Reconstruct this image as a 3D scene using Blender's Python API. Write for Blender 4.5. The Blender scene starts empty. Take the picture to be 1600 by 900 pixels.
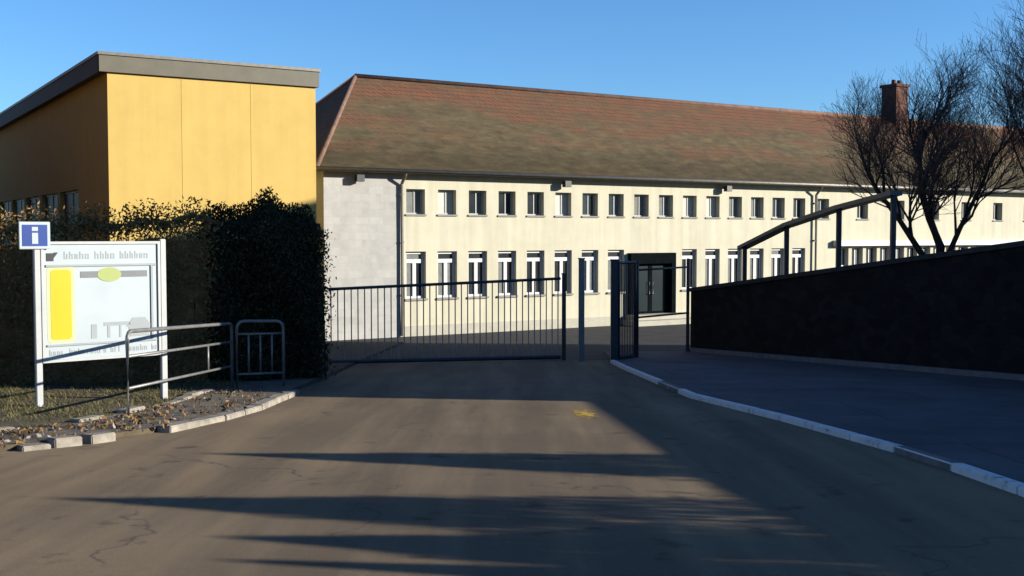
import bpy, bmesh, math, random
from mathutils import Vector, Matrix

random.seed(7)
S = bpy.context.scene
COL = S.collection
R = math.radians

# ------------------------------------------------------------------ camera, sky, sun, exposure
cam_d = bpy.data.cameras.new('camera')
cam = bpy.data.objects.new('camera', cam_d)
COL.objects.link(cam)
cam.location = (0, 0, 1.6)
cam.rotation_euler = (R(90 - 2.73), 0, 0)
cam_d.sensor_width = 36
cam_d.lens = 39.6
cam_d.clip_end = 3000
S.camera = cam

SUN_EL, SUN_AZ = 15.0, 100.0          # azimuth clockwise from +Y
w = bpy.data.worlds.new('World')
S.world = w
w.use_nodes = True
nt = w.node_tree
bg = nt.nodes['Background']
sky = nt.nodes.new('ShaderNodeTexSky')
sky.sky_type = 'NISHITA'
sky.sun_disc = False
sky.sun_elevation = R(SUN_EL)
sky.sun_rotation = R(SUN_AZ)
sky.air_density = 1.0
sky.dust_density = 0.0
sky.ozone_density = 7.0
bg.inputs['Strength'].default_value = 0.082
nt.links.new(sky.outputs[0], bg.inputs['Color'])

sun_d = bpy.data.lights.new('sun', 'SUN')
sun_d.energy = 5.0
sun_d.angle = R(0.5)
sun_d.color = (1.0, 0.92, 0.78)
sun = bpy.data.objects.new('sun', sun_d)
COL.objects.link(sun)
sv = Vector((math.cos(R(SUN_EL)) * math.sin(R(SUN_AZ)), math.cos(R(SUN_EL)) * math.cos(R(SUN_AZ)), math.sin(R(SUN_EL))))
sun.rotation_euler = (-sv).to_track_quat('-Z', 'Y').to_euler()
sun.location = sv * 60

vs = S.view_settings
vs.view_transform = 'Standard'
vs.look = 'None'
vs.exposure = 1.3
vs.gamma = 1.0
vs.use_curve_mapping = False
S.render.engine = 'CYCLES'
S.cycles.use_denoising = True
S.cycles.max_bounces = 6

# ------------------------------------------------------------------ helpers
K = 0.054


def gz(y):
    """height of the road: it falls gently from the camera to the school yard, then lies flat"""
    return -K * max(-5.0, min(39.0, y))


class N:
    """small node-tree writer"""
    def __init__(self, name):
        self.m = bpy.data.materials.new(name)
        self.m.use_nodes = True
        self.t = self.m.node_tree
        self.b = self.t.nodes['Principled BSDF']
        self.tc = self.t.nodes.new('ShaderNodeTexCoord')

    def node(self, kind, **kw):
        n = self.t.nodes.new(kind)
        for k, v in kw.items():
            setattr(n, k, v)
        return n

    def link(self, a, b):
        self.t.links.new(a, b)

    def noise(self, scale, detail=5, rough=0.6, vec=None):
        n = self.node('ShaderNodeTexNoise')
        n.inputs['Scale'].default_value = scale
        n.inputs['Detail'].default_value = detail
        n.inputs['Roughness'].default_value = rough
        self.link(vec or self.tc.outputs['Object'], n.inputs['Vector'])
        return n.outputs['Fac']

    def mapping(self, scale):
        m = self.node('ShaderNodeMapping')
        m.inputs['Scale'].default_value = scale
        self.link(self.tc.outputs['Object'], m.inputs['Vector'])
        return m.outputs['Vector']

    def ramp(self, fac, stops):
        r = self.node('ShaderNodeValToRGB')
        e = r.color_ramp.elements
        while len(e) < len(stops):
            e.new(0.5)
        for k, (p, c) in enumerate(stops):
            e[k].position = p
            e[k].color = (*c, 1) if len(c) == 3 else c
        self.link(fac, r.inputs['Fac'])
        return r.outputs['Color']

    def mix(self, fac, a, b, mode='MIX'):
        n = self.node('ShaderNodeMix', data_type='RGBA', blend_type=mode)
        for s, v in ((n.inputs[0], fac), (n.inputs[6], a), (n.inputs[7], b)):
            if hasattr(v, 'links'):
                self.link(v, s)
            else:
                s.default_value = v if isinstance(v, (int, float)) else (*v, 1)
        return n.outputs[2]

    def math(self, op, a, b=0.0):
        n = self.node('ShaderNodeMath', operation=op)
        for s, v in ((n.inputs[0], a), (n.inputs[1], b)):
            if hasattr(v, 'links'):
                self.link(v, s)
            else:
                s.default_value = v
        return n.outputs[0]

    def bump(self, h, strength=0.3, dist=0.02):
        n = self.node('ShaderNodeBump')
        n.inputs['Strength'].default_value = strength
        n.inputs['Distance'].default_value = dist
        self.link(h, n.inputs['Height'])
        self.link(n.outputs['Normal'], self.b.inputs['Normal'])

    def done(self, color, rough=0.85, metal=0.0, spec=0.3):
        if hasattr(color, 'links'):
            self.link(color, self.b.inputs['Base Color'])
        else:
            self.b.inputs['Base Color'].default_value = (*color, 1)
        self.b.inputs['Roughness'].default_value = rough
        self.b.inputs['Metallic'].default_value = metal
        self.b.inputs['Specular IOR Level'].default_value = spec
        return self.m


def mottled(name, c1, c2, scale=3.0, rough=0.85, metal=0.0, bump=0.2, fine=60, dist=0.01, spec=0.3):
    n = N(name)
    f = n.noise(scale, 6, 0.65)
    c = n.ramp(f, [(0.3, c1), (0.7, c2)])
    if bump:
        n.bump(n.noise(fine, 4, 0.7), bump, dist)
    return n.done(c, rough, metal, spec)


class MB:
    """collects boxes, tubes and polygons and links them as ONE mesh object"""
    def __init__(self):
        self.v, self.f, self.mi = [], [], []

    def face(self, pts, mi=0):
        b = len(self.v)
        self.v += [tuple(p) for p in pts]
        self.f.append(tuple(range(b, b + len(pts))))
        self.mi.append(mi)

    def box(self, lo, hi, mi=0, mat=None):
        x0, y0, z0 = lo
        x1, y1, z1 = hi
        p = [Vector(q) for q in ((x0, y0, z0), (x1, y0, z0), (x1, y1, z0), (x0, y1, z0),
                                 (x0, y0, z1), (x1, y0, z1), (x1, y1, z1), (x0, y1, z1))]
        if mat is not None:
            p = [mat @ q for q in p]
        b = len(self.v)
        self.v += [tuple(q) for q in p]
        for f in ((0, 3, 2, 1), (4, 5, 6, 7), (0, 1, 5, 4), (1, 2, 6, 5), (2, 3, 7, 6), (3, 0, 4, 7)):
            self.f.append(tuple(b + i for i in f))
            self.mi.append(mi)

    def tube(self, pts, rad, n=8, mi=0, cap=True):
        pts = [Vector(p) for p in pts]
        rad = rad if isinstance(rad, (list, tuple)) else [rad] * len(pts)
        b = len(self.v)
        up = Vector((0, 0, 1))
        for i, p in enumerate(pts):
            d = (pts[min(i + 1, len(pts) - 1)] - pts[max(i - 1, 0)]).normalized()
            a = d.cross(up)
            if a.length < 1e-3:
                a = d.cross(Vector((1, 0, 0)))
            a.normalize()
            c = d.cross(a)
            for k in range(n):
                t = 2 * math.pi * k / n
                self.v.append(tuple(p + (a * math.cos(t) + c * math.sin(t)) * rad[i]))
        for i in range(len(pts) - 1):
            for k in range(n):
                k2 = (k + 1) % n
                self.f.append((b + i * n + k, b + i * n + k2, b + (i + 1) * n + k2, b + (i + 1) * n + k))
                self.mi.append(mi)
        if cap:
            self.f.append(tuple(b + k for k in reversed(range(n))))
            self.mi.append(mi)
            e = b + (len(pts) - 1) * n
            self.f.append(tuple(e + k for k in range(n)))
            self.mi.append(mi)

    def prism(self, poly, z0, z1, mi=0):
        """poly: list of (x, y); z0, z1: functions of (x, y) or numbers"""
        g0 = z0 if callable(z0) else (lambda x, y: z0)
        g1 = z1 if callable(z1) else (lambda x, y: z1)
        a = [(x, y, g0(x, y)) for x, y in poly]
        c = [(x, y, g1(x, y)) for x, y in poly]
        n = len(poly)
        self.face(c, mi)
        self.face(list(reversed(a)), mi)
        for i in range(n):
            j = (i + 1) % n
            self.face([a[i], a[j], c[j], c[i]], mi)

    def build(self, name, mats, parent=None, bevel=0.0, smooth=False):
        me = bpy.data.meshes.new(name)
        me.from_pydata(self.v, [], self.f)
        if not isinstance(mats, (list, tuple)):
            mats = [mats]
        for m in mats:
            me.materials.append(m)
        me.polygons.foreach_set('material_index', self.mi)
        if smooth:
            me.polygons.foreach_set('use_smooth', [True] * len(self.f))
        me.update()
        o = bpy.data.objects.new(name, me)
        COL.objects.link(o)
        if parent is not None:
            o.parent = parent
        if bevel:
            bm = bmesh.new()
            bm.from_mesh(me)
            bmesh.ops.remove_doubles(bm, verts=bm.verts, dist=1e-5)
            bmesh.ops.bevel(bm, geom=list(bm.edges), offset=bevel, segments=2, affect='EDGES', clamp_overlap=True)
            bm.to_mesh(me)
            bm.free()
        return o


def tag(o, label=None, cat=None, group=None, kind=None):
    if label:
        o['label'] = label
    if cat:
        o['category'] = cat
    if group:
        o['group'] = group
    if kind:
        o['kind'] = kind
    return o


def thing(name, loc, label, cat, rz=0.0, group=None):
    o = bpy.data.objects.new(name, None)
    COL.objects.link(o)
    o.location = loc
    o.rotation_euler = (0, 0, rz)
    return tag(o, label, cat, group)


def copy_tree(o, parent=None):
    c = o.copy()
    COL.objects.link(c)
    c.parent = parent
    for ch in list(o.children):
        copy_tree(ch, c)
    return c


# ------------------------------------------------------------------ materials
def asphalt_mat():
    n = N('worn_asphalt')
    base = n.ramp(n.noise(0.35, 6, 0.6), [(0.25, (0.1246, 0.0942, 0.0611)), (0.55, (0.1637, 0.1240, 0.0799)), (0.8, (0.1997, 0.1526, 0.0972))])
    grit = n.ramp(n.noise(130, 3, 0.8), [(0.3, (0.62, 0.62, 0.62)), (0.7, (1.25, 1.22, 1.18))])
    c = n.mix(1.0, base, grit, 'MULTIPLY')
    tr = n.ramp(n.noise(1.0, 4, 0.6, n.mapping((1.6, 0.12, 1))), [(0.4, (0.72, 0.72, 0.74)), (0.62, (1.12, 1.11, 1.08))])
    c = n.mix(1.0, c, tr, 'MULTIPLY')
    vo = n.node('ShaderNodeTexVoronoi', feature='DISTANCE_TO_EDGE')
    vo.inputs['Scale'].default_value = 0.28
    wob = n.node('ShaderNodeTexNoise')
    wob.inputs['Scale'].default_value = 1.7
    wob.inputs['Detail'].default_value = 6
    n.link(n.tc.outputs['Object'], wob.inputs['Vector'])
    add = n.node('ShaderNodeVectorMath', operation='MULTIPLY_ADD')
    n.link(wob.outputs['Color'], add.inputs[0])
    add.inputs[1].default_value = (1.2, 1.2, 0)
    n.link(n.tc.outputs['Object'], add.inputs[2])
    n.link(add.outputs[0], vo.inputs['Vector'])
    crack = n.ramp(vo.outputs['Distance'], [(0.0, (1, 1, 1)), (0.006, (0, 0, 0))])
    cm = n.math('MULTIPLY', crack, n.ramp(n.noise(0.5, 2), [(0.44, (0, 0, 0)), (0.54, (0.85, 0.85, 0.85))]))
    c = n.mix(cm, c, (0.05, 0.045, 0.04))
    # old repair patches with straight edges, and oil spots
    pv = n.node('ShaderNodeTexVoronoi', distance='CHEBYCHEV')
    pv.inputs['Scale'].default_value = 0.16
    n.link(n.tc.outputs['Object'], pv.inputs['Vector'])
    pc = n.node('ShaderNodeSeparateColor')
    n.link(pv.outputs['Color'], pc.inputs[0])
    c = n.mix(1.0, c, n.ramp(pc.outputs[0], [(0.55, (1, 1, 1)), (0.62, (0.86, 0.87, 0.9)), (0.9, (1.08, 1.07, 1.04))]), 'MULTIPLY')
    c = n.mix(1.0, c, n.ramp(n.noise(2.6, 3, 0.5), [(0.27, (0.55, 0.55, 0.57)), (0.36, (1, 1, 1))]), 'MULTIPLY')
    chips = n.ramp(n.noise(120, 2, 0.6), [(0.62, (0, 0, 0)), (0.70, (0.5, 0.5, 0.5))])
    c = n.mix(chips, c, (0.30, 0.27, 0.23))
    n.bump(n.noise(150, 3, 0.75), 0.6, 0.009)
    return n.done(c, 0.9, 0, 0.2)


def roof_mat():
    n = N('mossy_clay_tiles')
    sep = n.node('ShaderNodeSeparateXYZ')
    n.link(n.tc.outputs['Object'], sep.inputs[0])
    comb = n.node('ShaderNodeCombineXYZ')
    n.link(n.math('ADD', sep.outputs['X'], sep.outputs['Y']), comb.inputs['X'])
    n.link(n.math('MULTIPLY', sep.outputs['Z'], 1.65), comb.inputs['Y'])
    br = n.node('ShaderNodeTexBrick')
    br.inputs['Scale'].default_value = 1.0
    br.inputs['Brick Width'].default_value = 0.24
    br.inputs['Row Height'].default_value = 0.30
    br.inputs['Mortar Size'].default_value = 0.018
    br.inputs['Color1'].default_value = (0.14, 0.057, 0.029, 1)
    br.inputs['Color2'].default_value = (0.10, 0.047, 0.028, 1)
    br.inputs['Mortar'].default_value = (0.03, 0.022, 0.018, 1)
    n.link(comb.outputs[0], br.inputs['Vector'])
    # lichen and moss, thicker towards the gutter
    hgt = n.math('MULTIPLY', n.math('SUBTRACT', 10.1, sep.outputs['Z']), 0.25)
    patch = n.noise(0.55, 7, 0.68, n.mapping((0.5, 1, 1.4)))
    fac = n.math('ADD', n.math('MULTIPLY', hgt, 0.60), n.math('MULTIPLY', n.math('SUBTRACT', patch, 0.5), 1.9))
    moss = n.ramp(n.noise(2.3, 6, 0.7, n.mapping((0.6, 1, 1.5))), [(0.3, (0.0373, 0.0315, 0.0184)), (0.55, (0.0745, 0.0593, 0.0316)), (0.75, (0.1179, 0.0920, 0.0459))])
    mfac = n.ramp(fac, [(0.0, (0.02, 0.02, 0.02)), (0.42, (0.95, 0.95, 0.95))])
    c = n.mix(mfac, br.outputs['Color'], moss)
    grime = n.ramp(n.math('ADD', hgt, n.math('MULTIPLY', n.math('SUBTRACT', n.noise(0.9, 6, 0.7), 0.5), 0.5)), [(0.68, (1, 1, 1)), (0.9, (0.62, 0.62, 0.58))])
    c = n.mix(1.0, c, grime, 'MULTIPLY')
    n.bump(br.outputs['Fac'], -0.6, 0.03)
    return n.done(c, 0.9, 0, 0.2)


def stucco(name, c1, c2, streak=0.12):
    n = N(name)
    c = n.ramp(n.noise(1.1, 7, 0.7), [(0.3, c1), (0.7, c2)])
    st = n.ramp(n.noise(1.0, 5, 0.65, n.mapping((3.0, 3.0, 0.16))), [(0.35, (1 - streak, 1 - streak, 1 - streak * 0.9)), (0.6, (1, 1, 1))])
    c = n.mix(1.0, c, st, 'MULTIPLY')
    n.bump(n.noise(45, 4, 0.7), 0.25, 0.01)
    return n.done(c, 0.92, 0, 0.2)


def stone_clad():
    n = N('whitewashed_blockwork')
    br = n.node('ShaderNodeTexBrick')
    sep = n.node('ShaderNodeSeparateXYZ')
    n.link(n.tc.outputs['Object'], sep.inputs[0])
    comb = n.node('ShaderNodeCombineXYZ')
    n.link(n.math('ADD', sep.outputs['X'], sep.outputs['Y']), comb.inputs['X'])
    n.link(sep.outputs['Z'], comb.inputs['Y'])
    n.link(comb.outputs[0], br.inputs['Vector'])
    br.inputs['Scale'].default_value = 1
    br.inputs['Brick Width'].default_value = 0.55
    br.inputs['Row Height'].default_value = 0.27
    br.inputs['Mortar Size'].default_value = 0.010
    br.inputs['Color1'].default_value = (0.2952, 0.2952, 0.2911, 1)
    br.inputs['Color2'].default_value = (0.2583, 0.2583, 0.2542, 1)
    br.inputs['Mortar'].default_value = (0.265, 0.263, 0.256, 1)
    st = n.ramp(n.noise(2.2, 7, 0.7), [(0.3, (0.86, 0.86, 0.86)), (0.65, (1.05, 1.05, 1.04))])
    c = n.mix(1.0, br.outputs['Color'], st, 'MULTIPLY')
    n.bump(n.noise(30, 4, 0.7), 0.3, 0.015)
    return n.done(c, 0.92, 0, 0.2)


M = {}
M['asphalt'] = asphalt_mat()
M['yard'] = mottled('shade_toned_tarmac', (0.026, 0.027, 0.030), (0.048, 0.048, 0.052), 1.2, 0.9, bump=0.6, fine=50, dist=0.015, spec=0.15)  # darker than the road: the shade over the yard is put into this colour
M['roof'] = roof_mat()
M['cream'] = stucco('cream_render', (0.3555, 0.3421, 0.2641), (0.4015, 0.3885, 0.3104))
M['stone'] = stone_clad()
M['ochre'] = stucco('ochre_render', (0.3608, 0.2571, 0.0801), (0.4100, 0.2921, 0.0953), 0.06)
M['plinth'] = mottled('grey_plinth', (0.2460, 0.2378, 0.2050), (0.3116, 0.3034, 0.2542), 3)
M['fascia'] = mottled('grey_roof_sheet', (0.0724, 0.0670, 0.0510), (0.0966, 0.0888, 0.0664), 2, 0.55)
M['darkfascia'] = mottled('dark_bitumen', (0.016, 0.018, 0.026), (0.026, 0.028, 0.038), 4, 0.7)
M['zinc'] = mottled('zinc_gutter', (0.0984, 0.0943, 0.0820), (0.1476, 0.1394, 0.1230), 6, 0.5, 0.4)
M['winframe'] = mottled('white_window_paint', (0.3772, 0.3854, 0.3854), (0.4264, 0.4346, 0.4346), 8, 0.5, bump=0.05)
M['winframegrey'] = mottled('grey_white_window_paint', (0.24, 0.25, 0.25), (0.30, 0.31, 0.31), 8, 0.6, bump=0.05)
M['sill'] = mottled('grey_sill', (0.1312, 0.1312, 0.1230), (0.1968, 0.1927, 0.1804), 8, 0.8)
n = N('dark_glass'); M['glass'] = n.done(n.ramp(n.noise(0.7, 2), [(0.3, (0.012, 0.016, 0.02)), (0.7, (0.03, 0.035, 0.04))]), 0.06, 0, 0.5)
M['dullglass'] = mottled('dusty_dark_glass', (0.02, 0.022, 0.024), (0.04, 0.042, 0.044), 2, 0.45, bump=0, spec=0.15)
n = N('teal_glass'); M['teal'] = n.done(n.ramp(n.noise(0.8, 2), [(0.3, (0.001, 0.006, 0.008)), (0.7, (0.003, 0.012, 0.015))]), 0.3, 0, 0.12)
M['blind'] = mottled('pale_blind', (0.3411, 0.3411, 0.3091), (0.4051, 0.4051, 0.3731), 5, 0.8, bump=0.05)
M['greyblind'] = mottled('grey_curtain', (0.0902, 0.0984, 0.0984), (0.1312, 0.1394, 0.1353), 5, 0.8, bump=0.05)
M['darkdoor'] = mottled('black_green_paint', (0.003, 0.004, 0.005), (0.005, 0.007, 0.008), 6, 0.8, bump=0, spec=0.0)
M['brick'] = None
n = N('chimney_brick')
br = n.node('ShaderNodeTexBrick')
br.inputs['Scale'].default_value = 1
br.inputs['Brick Width'].default_value = 0.25
br.inputs['Row Height'].default_value = 0.08
br.inputs['Mortar Size'].default_value = 0.008
br.inputs['Color1'].default_value = (0.0975, 0.0325, 0.0169, 1)
br.inputs['Color2'].default_value = (0.0650, 0.0228, 0.0130, 1)
br.inputs['Mortar'].default_value = (0.0650, 0.0520, 0.0455, 1)
sep = n.node('ShaderNodeSeparateXYZ'); n.link(n.tc.outputs['Object'], sep.inputs[0])
comb = n.node('ShaderNodeCombineXYZ')
n.link(n.math('ADD', sep.outputs['X'], sep.outputs['Y']), comb.inputs['X']); n.link(sep.outputs['Z'], comb.inputs['Y'])
n.link(comb.outputs[0], br.inputs['Vector'])
M['brick'] = n.done(br.outputs['Color'], 0.9)
M['galv'] = mottled('galvanised_steel', (0.1107, 0.1107, 0.1107), (0.1771, 0.1771, 0.1771), 12, 0.45, 0.35, 0.05)
M['galvdull'] = mottled('dull_galvanised_steel', (0.24, 0.24, 0.24), (0.36, 0.36, 0.35), 12, 0.6, 0.3, 0.05)
M['darkmetal'] = mottled('dark_painted_steel', (0.018, 0.02, 0.026), (0.035, 0.037, 0.045), 9, 0.5, 0.0, 0.05)
M['signwhite'] = mottled('white_enamel', (0.2539, 0.2962, 0.3244), (0.2891, 0.3314, 0.3597), 2, 0.4, bump=0.0)
M['signpost'] = mottled('white_post_paint', (0.2680, 0.2821, 0.2891), (0.3103, 0.3244, 0.3314), 5, 0.5, bump=0.05)
M['yellow'] = mottled('yellow_print', (0.3526, 0.2706, 0.0033), (0.3772, 0.2952, 0.0049), 3, 0.4, bump=0.0)
M['paleyellow'] = mottled('pale_yellow_print', (0.3444, 0.3444, 0.1804), (0.3608, 0.3608, 0.2050), 3, 0.4, bump=0.0)
M['greyprint'] = mottled('grey_print', (0.0902, 0.1025, 0.1148), (0.1148, 0.1271, 0.1394), 3, 0.5, bump=0.0)
M['softprint'] = mottled('soft_grey_print', (0.1722, 0.1968, 0.2132), (0.2050, 0.2296, 0.2460), 3, 0.5, bump=0.0)
M['greenprint'] = mottled('olive_green_print', (0.1968, 0.2378, 0.0738), (0.2214, 0.2624, 0.0902), 3, 0.5, bump=0.0)
M['blackprint'] = mottled('black_print', (0.012, 0.012, 0.018), (0.018, 0.018, 0.024), 3, 0.5, bump=0.0)
M['blueprint'] = mottled('blue_sign_print', (0.010, 0.032, 0.155), (0.013, 0.04, 0.19), 3, 0.35, bump=0.0)
M['soil'] = mottled('dry_soil_and_thatch', (0.0369, 0.0295, 0.0180), (0.0984, 0.0779, 0.0492), 2.2, 0.95, bump=0.8, fine=25, dist=0.05)
M['gravel'] = mottled('gritty_footpath', (0.0574, 0.0476, 0.0385), (0.1394, 0.1189, 0.0943), 3.0, 0.95, bump=0.7, fine=40, dist=0.03)
M['turf'] = mottled('rough_turf', (0.03, 0.035, 0.014), (0.07, 0.07, 0.03), 1.4, 0.95, bump=0.8, fine=18, dist=0.05)
M['kerbstone'] = mottled('pale_kerb_stone', (0.1066, 0.0984, 0.0820), (0.2706, 0.2460, 0.2132), 5, 0.85, bump=0.5, fine=40)
M['kerbgrey'] = mottled('bare_grey_kerb', (0.10, 0.10, 0.10), (0.16, 0.16, 0.155), 5, 0.9, bump=0.4, fine=40)
n = N('worn_white_kerb_paint')
M['kerbpaint'] = n.done(n.ramp(n.noise(6, 6, 0.7), [(0.30, (0.16, 0.16, 0.16)), (0.42, (0.52, 0.52, 0.52)), (0.8, (0.66, 0.66, 0.65))]), 0.75)
n = N('grey_pavement')
pv = n.ramp(n.noise(0.9, 6, 0.65), [(0.3, (0.055, 0.056, 0.06)), (0.7, (0.105, 0.105, 0.11))])
pb = n.node('ShaderNodeTexBrick')
pb.inputs['Scale'].default_value = 1
pb.inputs['Brick Width'].default_value = 3.1
pb.inputs['Row Height'].default_value = 2.3
pb.inputs['Mortar Size'].default_value = 0.012
pb.inputs['Color1'].default_value = (1, 1, 1, 1)
pb.inputs['Color2'].default_value = (0.78, 0.78, 0.8, 1)
pb.inputs['Mortar'].default_value = (0.35, 0.35, 0.35, 1)
n.link(n.tc.outputs['Object'], pb.inputs['Vector'])
pv = n.mix(1.0, pv, pb.outputs['Color'], 'MULTIPLY')
pv = n.mix(1.0, pv, n.ramp(n.noise(70, 3, 0.7), [(0.3, (0.65, 0.65, 0.65)), (0.7, (1.3, 1.3, 1.3))]), 'MULTIPLY')
n.bump(n.noise(60, 3, 0.7), 0.6, 0.015)
M['paving'] = n.done(pv, 0.85, 0, 0.25)
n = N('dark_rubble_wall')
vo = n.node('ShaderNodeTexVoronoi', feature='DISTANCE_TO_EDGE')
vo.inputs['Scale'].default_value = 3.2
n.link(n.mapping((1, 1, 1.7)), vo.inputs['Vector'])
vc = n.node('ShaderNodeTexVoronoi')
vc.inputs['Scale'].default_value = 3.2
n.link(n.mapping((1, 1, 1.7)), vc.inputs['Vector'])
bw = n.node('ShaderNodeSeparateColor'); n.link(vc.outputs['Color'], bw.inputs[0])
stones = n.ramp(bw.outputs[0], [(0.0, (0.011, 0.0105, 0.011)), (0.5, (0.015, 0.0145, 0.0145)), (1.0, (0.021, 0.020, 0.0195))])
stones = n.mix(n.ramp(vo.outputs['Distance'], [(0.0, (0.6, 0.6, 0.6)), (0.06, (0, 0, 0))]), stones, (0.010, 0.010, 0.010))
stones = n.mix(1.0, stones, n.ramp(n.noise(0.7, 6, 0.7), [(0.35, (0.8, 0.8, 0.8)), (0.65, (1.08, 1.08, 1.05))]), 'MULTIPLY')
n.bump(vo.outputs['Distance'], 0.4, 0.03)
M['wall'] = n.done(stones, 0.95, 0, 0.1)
M['coping'] = mottled('dark_coping_stone', (0.03, 0.03, 0.03), (0.055, 0.053, 0.05), 4, 0.95, bump=0.4, spec=0.1)
M['bark'] = mottled('dark_bark', (0.025, 0.018, 0.015), (0.055, 0.04, 0.034), 9, 0.95, bump=0.8, fine=40, spec=0.1)
M['twig'] = mottled('reddish_twigs', (0.075, 0.046, 0.038), (0.14, 0.09, 0.075), 4, 0.9, bump=0, spec=0.15)
M['render'] = stucco('grey_house_render', (0.2, 0.19, 0.17), (0.25, 0.235, 0.21))


def leafmat(name, c):
    n = N(name)
    col = n.ramp(n.noise(1.6, 4, 0.6), [(0.3, tuple(k * 0.6 for k in c)), (0.7, c)])
    return n.done(col, 0.75, 0, 0.15)


M['leaf_brown'] = leafmat('brown_hedge_leaf', (0.2125, 0.1187, 0.0500))
M['leaf_olive'] = leafmat('olive_hedge_leaf', (0.1375, 0.1150, 0.0400))
M['leaf_tan'] = leafmat('tan_hedge_leaf', (0.24, 0.15, 0.065))
M['leaf_dark'] = leafmat('dark_conifer_leaf', (0.018, 0.022, 0.012))
M['leaf_dark2'] = leafmat('green_conifer_leaf', (0.034, 0.040, 0.018))
M['leaf_red'] = leafmat('russet_conifer_leaf', (0.06, 0.036, 0.018))
M['leaf_litter'] = leafmat('rotten_leaf', (0.07, 0.045, 0.026))
M['grass1'] = leafmat('dry_grass_blade', (0.15, 0.125, 0.06))
M['grass2'] = leafmat('green_grass_blade', (0.075, 0.09, 0.03))

# ------------------------------------------------------------------ the setting: ground, road, verge, pavement, bank
def sheet(name, mat, xs, ys, off):
    m = MB()
    for j in range(len(ys) - 1):
        for i in range(len(xs) - 1):
            m.face([(xs[i], ys[j], gz(ys[j]) + off), (xs[i + 1], ys[j], gz(ys[j]) + off),
                    (xs[i + 1], ys[j + 1], gz(ys[j + 1]) + off), (xs[i], ys[j + 1], gz(ys[j + 1]) + off)])
    return tag(m.build(name, mat), kind='structure')


sheet('ground', M['turf'], [-900, 900], [-900, -5, 39, 1500], 0.0)
sheet('road', M['asphalt'], [-45, 40], [-20, -5, 27.4], 0.004)
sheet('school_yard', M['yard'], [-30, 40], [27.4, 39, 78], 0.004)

plane = lambda off: (lambda x, y: gz(y) + off)

KERB_L = [(-3.40, 26.2), (-3.35, 21.0), (-3.40, 18.0), (-3.45, 15.5), (-3.62, 14.2), (-3.95, 12.9), (-4.5, 11.9), (-5.2, 11.1),
          (-7.0, 10.3), (-12, 9.5), (-40, 9.0)]


def offset_line(pts, d):
    out = []
    for i, p in enumerate(pts):
        a = Vector(pts[max(i - 1, 0)])
        b = Vector(pts[min(i + 1, len(pts) - 1)])
        t = (b - a).normalized()
        out.append((p[0] - t.y * d * -1, p[1] + t.x * d * -1) if False else (p[0] + t.y * d, p[1] - t.x * d))
    return out


KIN = offset_line(KERB_L, -0.2)       # towards the verge
if KIN[2][0] > KERB_L[2][0]:
    KIN = offset_line(KERB_L, 0.2)
PATH_IN = offset_line(KERB_L, 1.35 if KIN[2][0] == offset_line(KERB_L, 0.2)[2][0] else -1.35)

m = MB()
m.prism(KIN + [(-40, 37), (-3.6, 37)], plane(-0.25), plane(0.065))
tag(m.build('verge', M['soil']), kind='structure')
m = MB()
fp = KIN[1:]
m.face([(x, y, gz(y) + 0.069) for x, y in fp] + [(x, y, gz(y) + 0.069) for x, y in reversed(PATH_IN[1:])])
tag(m.build('footpath', M['gravel']), kind='structure')


def kerb_run(m, outer, inner, top, length, gap=0.012, jitter=0.0, pick=None, skip=0.0):
    """stones laid end to end between two parallel lines"""
    s = 0.0
    for i in range(len(outer) - 1):
        o0, o1, i0, i1 = Vector(outer[i]), Vector(outer[i + 1]), Vector(inner[i]), Vector(inner[i + 1])
        L = (o1 - o0).length
        k = max(1, round(L / length))
        for q in range(k):
            a, b = q / k, (q + 1) / k
            ga = gap / L
            a2, b2 = a + ga / 2, b - ga / 2
            poly = [o0.lerp(o1, a2), o0.lerp(o1, b2), i0.lerp(i1, b2), i0.lerp(i1, a2)]
            if skip and random.random() < skip:
                continue
            dz = random.uniform(-jitter, jitter)
            dx = random.uniform(-jitter, jitter)
            poly = [(p.x + dx, p.y + dx) for p in poly]
            mi = pick(o0.lerp(o1, (a + b) / 2)) if pick else 0
            m.prism(poly, plane(-0.2), plane(top + dz), mi)


m = MB()
kerb_run(m, KERB_L[2:6], KIN[2:6], 0.085, 0.8, jitter=0.012)
kerb_run(m, KERB_L[5:9], KIN[5:9], 0.070, 0.42, gap=0.05, jitter=0.035, skip=0.3)
tag(m.build('kerb', [M['kerbstone']], bevel=0.012), kind='structure')
m = MB()
PE = [(x, y) for x, y in PATH_IN[2:9]]
kerb_run(m, PE, offset_line(PE, 0.16), 0.10, 0.55, gap=0.04, jitter=0.035, skip=0.35)
tag(m.build('path_edging', [M['kerbstone']], bevel=0.012), kind='structure')

KERB_R = [(2.30, 26.3), (2.36, 24.3), (2.74, 17.3), (3.39, 14.2), (3.86, 11.3), (3.97, 10.1), (4.03, 8.9), (4.10, 5.0), (4.10, -4.95)]
KRI = offset_line(KERB_R, -0.12)
if KRI[3][0] < KERB_R[3][0]:
    KRI = offset_line(KERB_R, 0.12)
WALL = [(9.25, -8.0), (9.25, 8.0), (9.25, 15.5), (9.25, 18.5), (9.25, 20.2), (4.86, 30.57)]
m = MB()
m.prism([(x, y) for x, y in KRI] + [(9.2, -4.95), (9.2, 20.2), (4.8, 30.57), (2.5, 30.57)], plane(-0.25), plane(0.068))
tag(m.build('pavement', M['paving']), kind='structure')
m = MB()
kerb_run(m, KERB_R, KRI, 0.078, 0.9, gap=0.008, jitter=0.002, pick=lambda p: 1 if 10.1 < p.y < 11.4 or 18.5 < p.y < 19.5 else 0)
tag(m.build('kerb', [M['kerbpaint'], M['kerbgrey']], bevel=0.012), kind='structure')

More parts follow.
